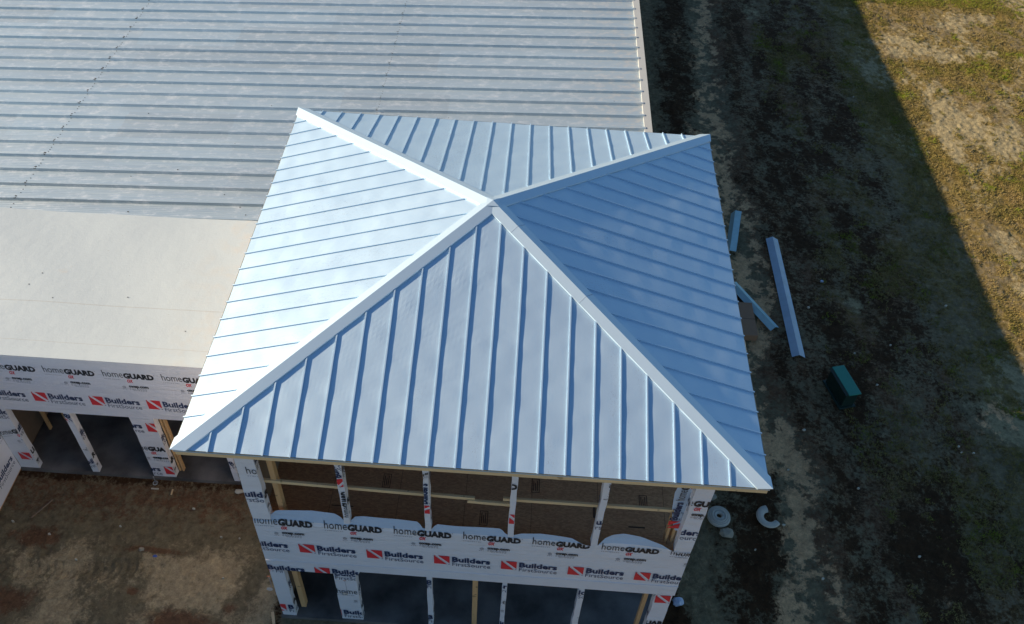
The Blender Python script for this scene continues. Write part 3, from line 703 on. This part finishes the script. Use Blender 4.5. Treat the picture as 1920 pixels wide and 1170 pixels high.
for _ in range(60):
    x = random.uniform(-11, 3.2); yy = Y0r + .08 + abs(random.gauss(0, 3.0)) if random.random() > .45 else Y0r + random.uniform(.05, .42)
    if x > -4.6 and yy < 4.6: continue
    s2 = random.uniform(.008, .022); mb.box(x, x + s2*random.uniform(1, 3), yy, yy + s2, zr(x) + .001, zr(x) + .028, 'specks')
mb.build('metal_roof', hall)
mb = MB(); zt = zr(X1)
mb.add([(X1-.03, Y0r-.02, zt+.075), (3.95, Y0r-.02, zt+.075), (3.95, Y1r, zt+.075), (X1-.03, Y1r, zt+.075), (X1-.03, Y0r-.02, zt+.0), (3.95, Y0r-.02, zt-.18), (3.95, Y1r, zt-.18), (X1-.03, Y1r, zt+.0)],
       [(0,1,2,3), (1,5,6,2), (0,3,7,4), (0,4,5,1)], 'trim'); mb.build('edge_trim', hall)
mb = MB(); vs = [(x, Y0r - .003, zr(x) + dz) for x in (XLr, 3.7) for dz in (.012, -.16)]
mb.add(vs, [(0, 1, 3, 2)], 'ink_grey'); mb.build('rake_trim', hall)
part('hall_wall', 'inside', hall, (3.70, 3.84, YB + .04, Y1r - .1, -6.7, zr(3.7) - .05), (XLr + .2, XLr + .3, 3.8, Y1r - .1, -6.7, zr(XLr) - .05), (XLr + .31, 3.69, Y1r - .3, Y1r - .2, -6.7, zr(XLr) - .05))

# ============================================================ FLAT ROOFED WING
wing = tag(empty('flat_roof_wing', (-7.5, 1.4, -6.73)), 'low wing with a white flat roof above a printed wrap band and open bays', 'building')
ZC, YV = -2.637, -.76
mb = MB(); xa, xb = -15.5, -3.87; nx_, ny_ = 90, 40; vs = []
for i in range(nx_ + 1):
    for j in range(ny_ + 1):
        x = xa + (xb - xa) * i / nx_; y_ = YV + (3.592 - YV) * j / ny_
        z = ZC + .010 * math.sin(x * 1.9 + y_ * .7) * math.sin(y_ * 1.3) + random.uniform(-.002, .002)
        if j < 2: z = ZC + .03
        if j == 2: z = ZC - .005
        z += .12 * max(0, (x + 9.2)) / 5.0 * (max(0, y_) / 3.6)
        vs.append((x, y_, z))
mb.add(vs, [(i*(ny_+1)+j, (i+1)*(ny_+1)+j, (i+1)*(ny_+1)+j+1, i*(ny_+1)+j+1) for i in range(nx_) for j in range(ny_)], 'membrane')
mb.build('membrane_roof', wing, smooth=True)
mb = MB()
for _ in range(9):
    x = random.uniform(-10, -4.6); y_ = random.uniform(-.5, 3.4); s2 = random.uniform(.008, .016)
    mb.tube([(x, y_, ZC - .02), (x, y_, ZC + .014)], s2, 'specks', 5)
mb.build('roof_grit', wing)['kind'] = 'stuff'
mb = MB(); zb = -4.42
mb.add([(-10.57, YV, zb), (-3.88, YV, zb), (-3.88, YV, ZC + .027), (-10.57, YV, ZC + .027)], [(0,1,2,3)], 'wrap')
rect = (-10.57, zb, -3.88, ZC)
for i in range(-2, 6):
    printmark(mb, 'guard', front(YV), rect, -8.83 + 1.185*i, -3.06 - .012*i, tilt=-.02)
    printmark(mb, 'build', front(YV), rect, -8.16 + 1.185*i, -3.96 - .012*i, tilt=-.02)
mb.build('wrapped_band', wing)
part('band_sheathing', 'osb', wing, (-10.55, -3.88, YV + .004, YV + .14, zb + .004, ZC - .03))
W = dict(parent=wing, y=YV)
wrapped_post(-10.56, -10.13, -6.64, zb, 'bay_post', marks=(('build', -10.85, -4.6, 0, 1), ('guard', -10.6, -5.4, .3, .9), ('build', -10.42, -6.2, 0, .9)), **W)
wrapped_post(-8.90, -8.76, -6.64, zb, 'bay_post', marks=(('build', -9.1, -4.75, .5, .9), ('guard', -8.72, -5.8, 1.2, .8), ('build', -9.2, -6.5, .5, .9)), **W)
wrapped_post(-7.50, -6.99, -6.64, zb, 'bay_post', depth=.16, marks=(('build', -8.32, -4.78, 0, 1), ('build', -7.19, -4.78, 0, 1), ('guard', -7.78, -5.6, 0, 1), ('build', -8.32, -6.42, 0, 1), ('build', -7.19, -6.42, 0, 1)), **W)
wrapped_post(-5.66, -5.54, -6.64, zb, 'bay_post', marks=(('build', -5.9, -6.1, .3, .9), ('guard', -5.6, -5.2, 1.2, .8)), **W)
part('slab', 'slab', wing, (-10.57, -3.89, YV - .03, 3.58, -6.9, -6.65))
part('sun_block_end_wall', 'inside', wing, (-15.48, -15.4, YV + .01, 3.57, -6.64, ZC - .05))  # unseen wall added to keep low sun out of the bays
part('sun_block_partition', 'inside', wing, (-10.62, -10.58, YV + .01, 2.39, -6.64, ZC - .05))  # inner wall added to close the bays against the sun
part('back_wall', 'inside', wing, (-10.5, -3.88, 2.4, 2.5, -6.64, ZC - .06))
for x, y_ in ((-10.35, .30), (-10.12, .62), (-6.2, .4), (-5.9, .6), (-5.2, .5), (-4.6, .5)):
    part('wood_stud', 'pine_z', wing, (x, x + .045, y_, y_ + .09, -6.64, ZC - .06), bevel=.003)
for x in (-6.97, -6.9): part('wood_jamb', 'pine_z', wing, (x, x + .04, YV + .165, YV + .26, -6.64, zb - .02), bevel=.003)
# projecting wing at the left of the courtyard
side = tag(empty('projecting_wing', (-13, -7, -6.73)), 'wing wall covered in printed wrap, closing the dirt courtyard opposite the tower', 'building')
mb = MB(); xw = -10.57
mb.add([(xw, -14, -6.66), (xw, YV - .004, -6.66), (xw, YV - .004, ZC), (xw, -14, ZC)], [(0,1,2,3)], 'wrap')
rc = (-14, -6.66, YV - .004, ZC)
for i in range(-3, 4):
    for kd, zz, ph in (('build', -6.22, .33), ('guard', -5.45, .05), ('build', -4.6, .33), ('guard', -3.7, .05)):
        printmark(mb, kd, facing_px(xw), rc, -2.2 + 1.2*i + ph, zz, tilt=0)
mb.build('wrapped_wall', side)
part('wall_core', 'osb', side, (-15.4, xw - .006, -14, YV - .01, -6.7, ZC - .02))
part('flat_roof', 'membrane', side, (-15.5, xw + .03, -14.05, YV - .012, ZC - .015, ZC + .03))

# ============================================================ THINGS ON THE GROUND
G0 = -6.75
def ridge_trim(name, a, b, w_, h, mat, label, roll=0.0, lift=0.0):
    a, b = Vector(a), Vector(b); d = (b - a).normalized(); s2 = d.cross(Vector((0, 0, 1))).normalized(); up = s2.cross(d)
    c, s_ = math.cos(roll), math.sin(roll); S2 = s2 * c + up * s_; U2 = up * c - s2 * s_
    prof = [(-w_/2, 0), (-w_/2 + .025, .012), (0, h), (w_/2 - .025, .012), (w_/2, 0), (w_/2 - .025, .006), (0, h - .008), (-w_/2 + .025, .006)]
    mb = MB(); vs = [p + S2 * x + U2 * z for p in (a, b) for x, z in prof]; n = len(prof)
    mb.add(vs, [(i, (i+1) % n, n + (i+1) % n, n + i) for i in range(n)] + [tuple(range(n))[::-1], tuple(range(n, 2*n))], mat)
    mid = (a + b) / 2
    return tag(mb.build(name, rest=(mid.x, mid.y, G0)), label, 'metal trim')
ridge_trim('ridge_trim', (8.15, 8.92, G0 + .09), (8.16, 4.20, G0 + .07), .36, .10, 'bluetrim', 'long straight blue grey ridge trim lying on the dark dirt')
ridge_trim('ridge_trim', (6.7, 6.85, G0 + .10), (7.68, 5.20, G0 + .05), .30, .09, 'aqua', 'short pale aqua trim sticking out diagonally over a brown box', lift=.1)
ridge_trim('ridge_trim', (6.80, 8.15, G0 + .12), (7.23, 10.12, G0 + .05), .34, .09, 'aqua', 'pale trim with a pointed end half hidden beside the upper roof edge', roll=.5)
mb = MB(); mb.box(6.72, 7.12, 4.75, 6.0, G0, G0 + .22, 'card'); mb.box(6.71, 7.13, 5.36, 5.38, G0 + .02, G0 + .224, 'stamp')
tag(mb.build('cardboard_box', rest=(6.92, 5.4, G0), bevel=.01), 'long brown cardboard box lying under the aqua trim by the roof edge', 'box')
# green utility cabinet
gc = tag(empty('utility_cabinet', (9.05, 3.05, -6.74)), 'green metal utility cabinet standing on the dark turf', 'utility box')
ang = math.radians(-74.5); ca, sa = math.cos(ang), math.sin(ang)
def gl(u, v, z): return (9.06 + u*ca - v*sa, 3.10 + u*sa + v*ca, z)
def gbox(mb, u0, u1, v0, v1, z0, z1, mat, zs=0):
    mb.add([gl(u0,v0,z0), gl(u1,v0,z0), gl(u1,v1,z0), gl(u0,v1,z0), gl(u0,v0,z1-zs), gl(u1,v0,z1-zs), gl(u1,v1,z1), gl(u0,v1,z1)],
           [(0,3,2,1),(4,5,6,7),(0,1,5,4),(1,2,6,5),(2,3,7,6),(3,0,4,7)], mat)
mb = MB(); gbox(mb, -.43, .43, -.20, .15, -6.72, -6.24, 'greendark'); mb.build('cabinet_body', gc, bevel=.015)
mb = MB(); gbox(mb, -.48, .48, -.16, .18, -6.235, -6.20, 'green'); mb.build('lid', gc, bevel=.01)
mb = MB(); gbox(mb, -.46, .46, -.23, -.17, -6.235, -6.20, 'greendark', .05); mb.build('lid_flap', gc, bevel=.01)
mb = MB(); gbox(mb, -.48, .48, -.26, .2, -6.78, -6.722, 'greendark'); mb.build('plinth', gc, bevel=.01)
# coil of pipe
mb = MB(); cx, cy = 5.46, -.84
mb.tube([(cx + .10*math.cos(t), cy + .10*math.sin(t), G0 + .10 + .0*t) for t in [2*math.pi*i/28 for i in range(28)]], .05, 'hose', 8, closed=True)
for kk, (r_, zz) in enumerate(((.155, .10), (.195, .085), (.235, .07), (.15, .04), (.20, .03), (.245, .03), (.12, .05))):
    mb.tube([(cx + r_*math.cos(t), cy + r_*math.sin(t), G0 + zz + .03) for t in [2*math.pi*i/36 for i in range(36)]], .026, 'hose', 7, closed=True)
tag(mb.build('strap_coil', rest=(cx, cy, G0), smooth=True), 'round grey white coil lying on the dirt just outside the tower corner', 'coil')
mb = MB(); cx, cy = 6.63, -.76
pts = [(cx + .21*math.cos(t), cy + .21*math.sin(t), G0 + .07) for t in [math.radians(98 + 225*i/16) for i in range(17)]]
mb.tube(pts, [.095 - .02*(i/16) for i in range(17)], 'hose', 8, flat=.6)
tag(mb.build('curved_pipe', rest=(cx, cy, G0), smooth=False), 'white plastic pipe piece curved like a letter C on the dark dirt', 'pipe')
def lump(name, x, y, z, rx, ry, rz, mat, label, cat, seed, group=None):
    bm = bmesh.new(); bmesh.ops.create_icosphere(bm, subdivisions=2, radius=1); r = random.Random(seed)
    for v in bm.verts:
        f = 1 + r.uniform(-.2, .2); v.co = Vector((v.co.x*rx*f, v.co.y*ry*f, max(-.3, v.co.z)*rz*f))
    mb = MB(); bm.verts.index_update(); mb.add([(v.co.x + x, v.co.y + y, v.co.z + z) for v in bm.verts], [tuple(v.index for v in f.verts) for f in bm.faces], mat); bm.free()
    return tag(mb.build(name, rest=(x, y, z)), label, cat, group)
lump('plastic_bag', 4.36, -2.95, G0 + .03, .12, .11, .09, 'bag', 'crumpled pale blue plastic bag on the dirt at the foot of the tower wall', 'bag', 1)
lump('concrete_chunk', 5.60, -1.22, G0 + .03, .17, .13, .07, 'stone', 'rough flat concrete chunk just below the round coil', 'rubble', 2)
lump('concrete_chunk', 5.35, -.30, G0 + .03, .12, .10, .06, 'stone', 'rough concrete chunk just above the round coil, against the tower corner', 'rubble', 3)
lump('concrete_chunk', -5.50, -1.0, G0 + .05, .10, .06, .07, 'pale', 'pale concrete lump at the foot of the narrow post next to the tower', 'rubble', 4)
lump('stone', -7.22, -2.56, G0 + .02, .06, .045, .04, 'stone', 'single grey stone on the bare dirt of the courtyard', 'stone', 5)
lump('blue_scrap', -6.88, -2.70, G0 + .03, .05, .03, .02, 'bluebit', 'small bright blue scrap on the dirt of the courtyard', 'litter', 6)
# stake and loose wood
mb = MB(); mb.tube([(-7.42, -.92, G0), (-7.42, -.93, G0 + .33)], .012, 'steel', 6); mb.tube([(-7.42+.05*math.cos(t), -.95+.05*math.sin(t), G0+.10) for t in [2*math.pi*i/10 for i in range(10)]], .01, 'steel', 5, closed=True)
mb.prism((-7.50, -1.05, G0+.02), (-7.33, -1.05, G0+.02), .03, .02, 'pale')
tag(mb.build('metal_stake', rest=(-7.42, -.95, G0)), 'short metal stake with a ring in front of the wide wrapped post', 'stake')
def offcut(x, y, L, w_, a, label, mat='pine_y', z=0.0):
    mb = MB(); d = Vector((math.cos(a), math.sin(a), .05)) * L / 2; c = Vector((x, y, G0 + .04 + z)); mb.prism(c - d, c + d, w_, .025, mat)
    return tag(mb.build('wood_offcut', rest=(x, y, G0)), label, 'wood scrap')
offcut(-4.05, -3.90, .26, .06, 1.9, 'small tan wood offcut beside the lower tower corner post')
offcut(-7.0, -1.12, .14, .03, 1.6, 'thin wood splinter beside the metal stake')
offcut(-9.7, -1.75, .55, .02, 1.0, 'thin dark stick on the dirt near the projecting wing', 'inside')
spots = [(8.79,6.15),(12.8,6.58),(7.9,1.82),(11.7,1.62),(11.72,1.45),(9.74,4.51),(10.1,3.45),(12.02,1.45),(12.44,17.26),(6.95,-.92),(7.6,-2.2),(8.9,.2),(6.2,-1.6),(9.9,-1.5),(7.3,.6),(10.8,4.9)]
def scrap(x, y, s2, seed, label, group, mat='pale'):
    r = random.Random(seed); mb = MB(); a = r.uniform(0, 3); n = 5
    base = [(x + s2*r.uniform(.6, 1.1)*math.cos(a + 2*math.pi*i/n), y + .6*s2*r.uniform(.6, 1.1)*math.sin(a + 2*math.pi*i/n)) for i in range(n)]
    vs = [(p[0], p[1], G0 + .005) for p in base] + [(p[0], p[1], G0 + .045 + r.uniform(0, .015)) for p in base]
    mb.add(vs, [tuple(range(n))[::-1], tuple(range(n, 2*n))] + [(i, (i+1) % n, n+(i+1) % n, n+i) for i in range(n)], mat)
    return tag(mb.build('scrap', rest=(x, y, G0)), label, 'litter', group)
for i, (x, y) in enumerate(spots): scrap(x, y, random.uniform(.028, .05), i, 'tiny pale scrap lying on the shaded ground outside the tower', 'pale scraps outside the tower')
for i, (x, y) in enumerate([(-7.85,-2.05),(-5.6,-2.15),(-5.2,-2.15),(-10.2,-2.1),(-9.3,-2.35),(-6.4,-1.5),(-8.5,-2.9),(-5.3,-3.1)]): scrap(x, y, random.uniform(.02, .038), 50+i, 'tiny pale scrap lying on the dirt of the courtyard', 'pale scraps in the courtyard')
for (x, y, s2, m_, lb) in ((9.38, 7.26, .07, 'bag', 'pale blue scrap lying alone on dark turf beyond the long ridge trim'),): scrap(x, y, s2, 90, lb, None, m_)
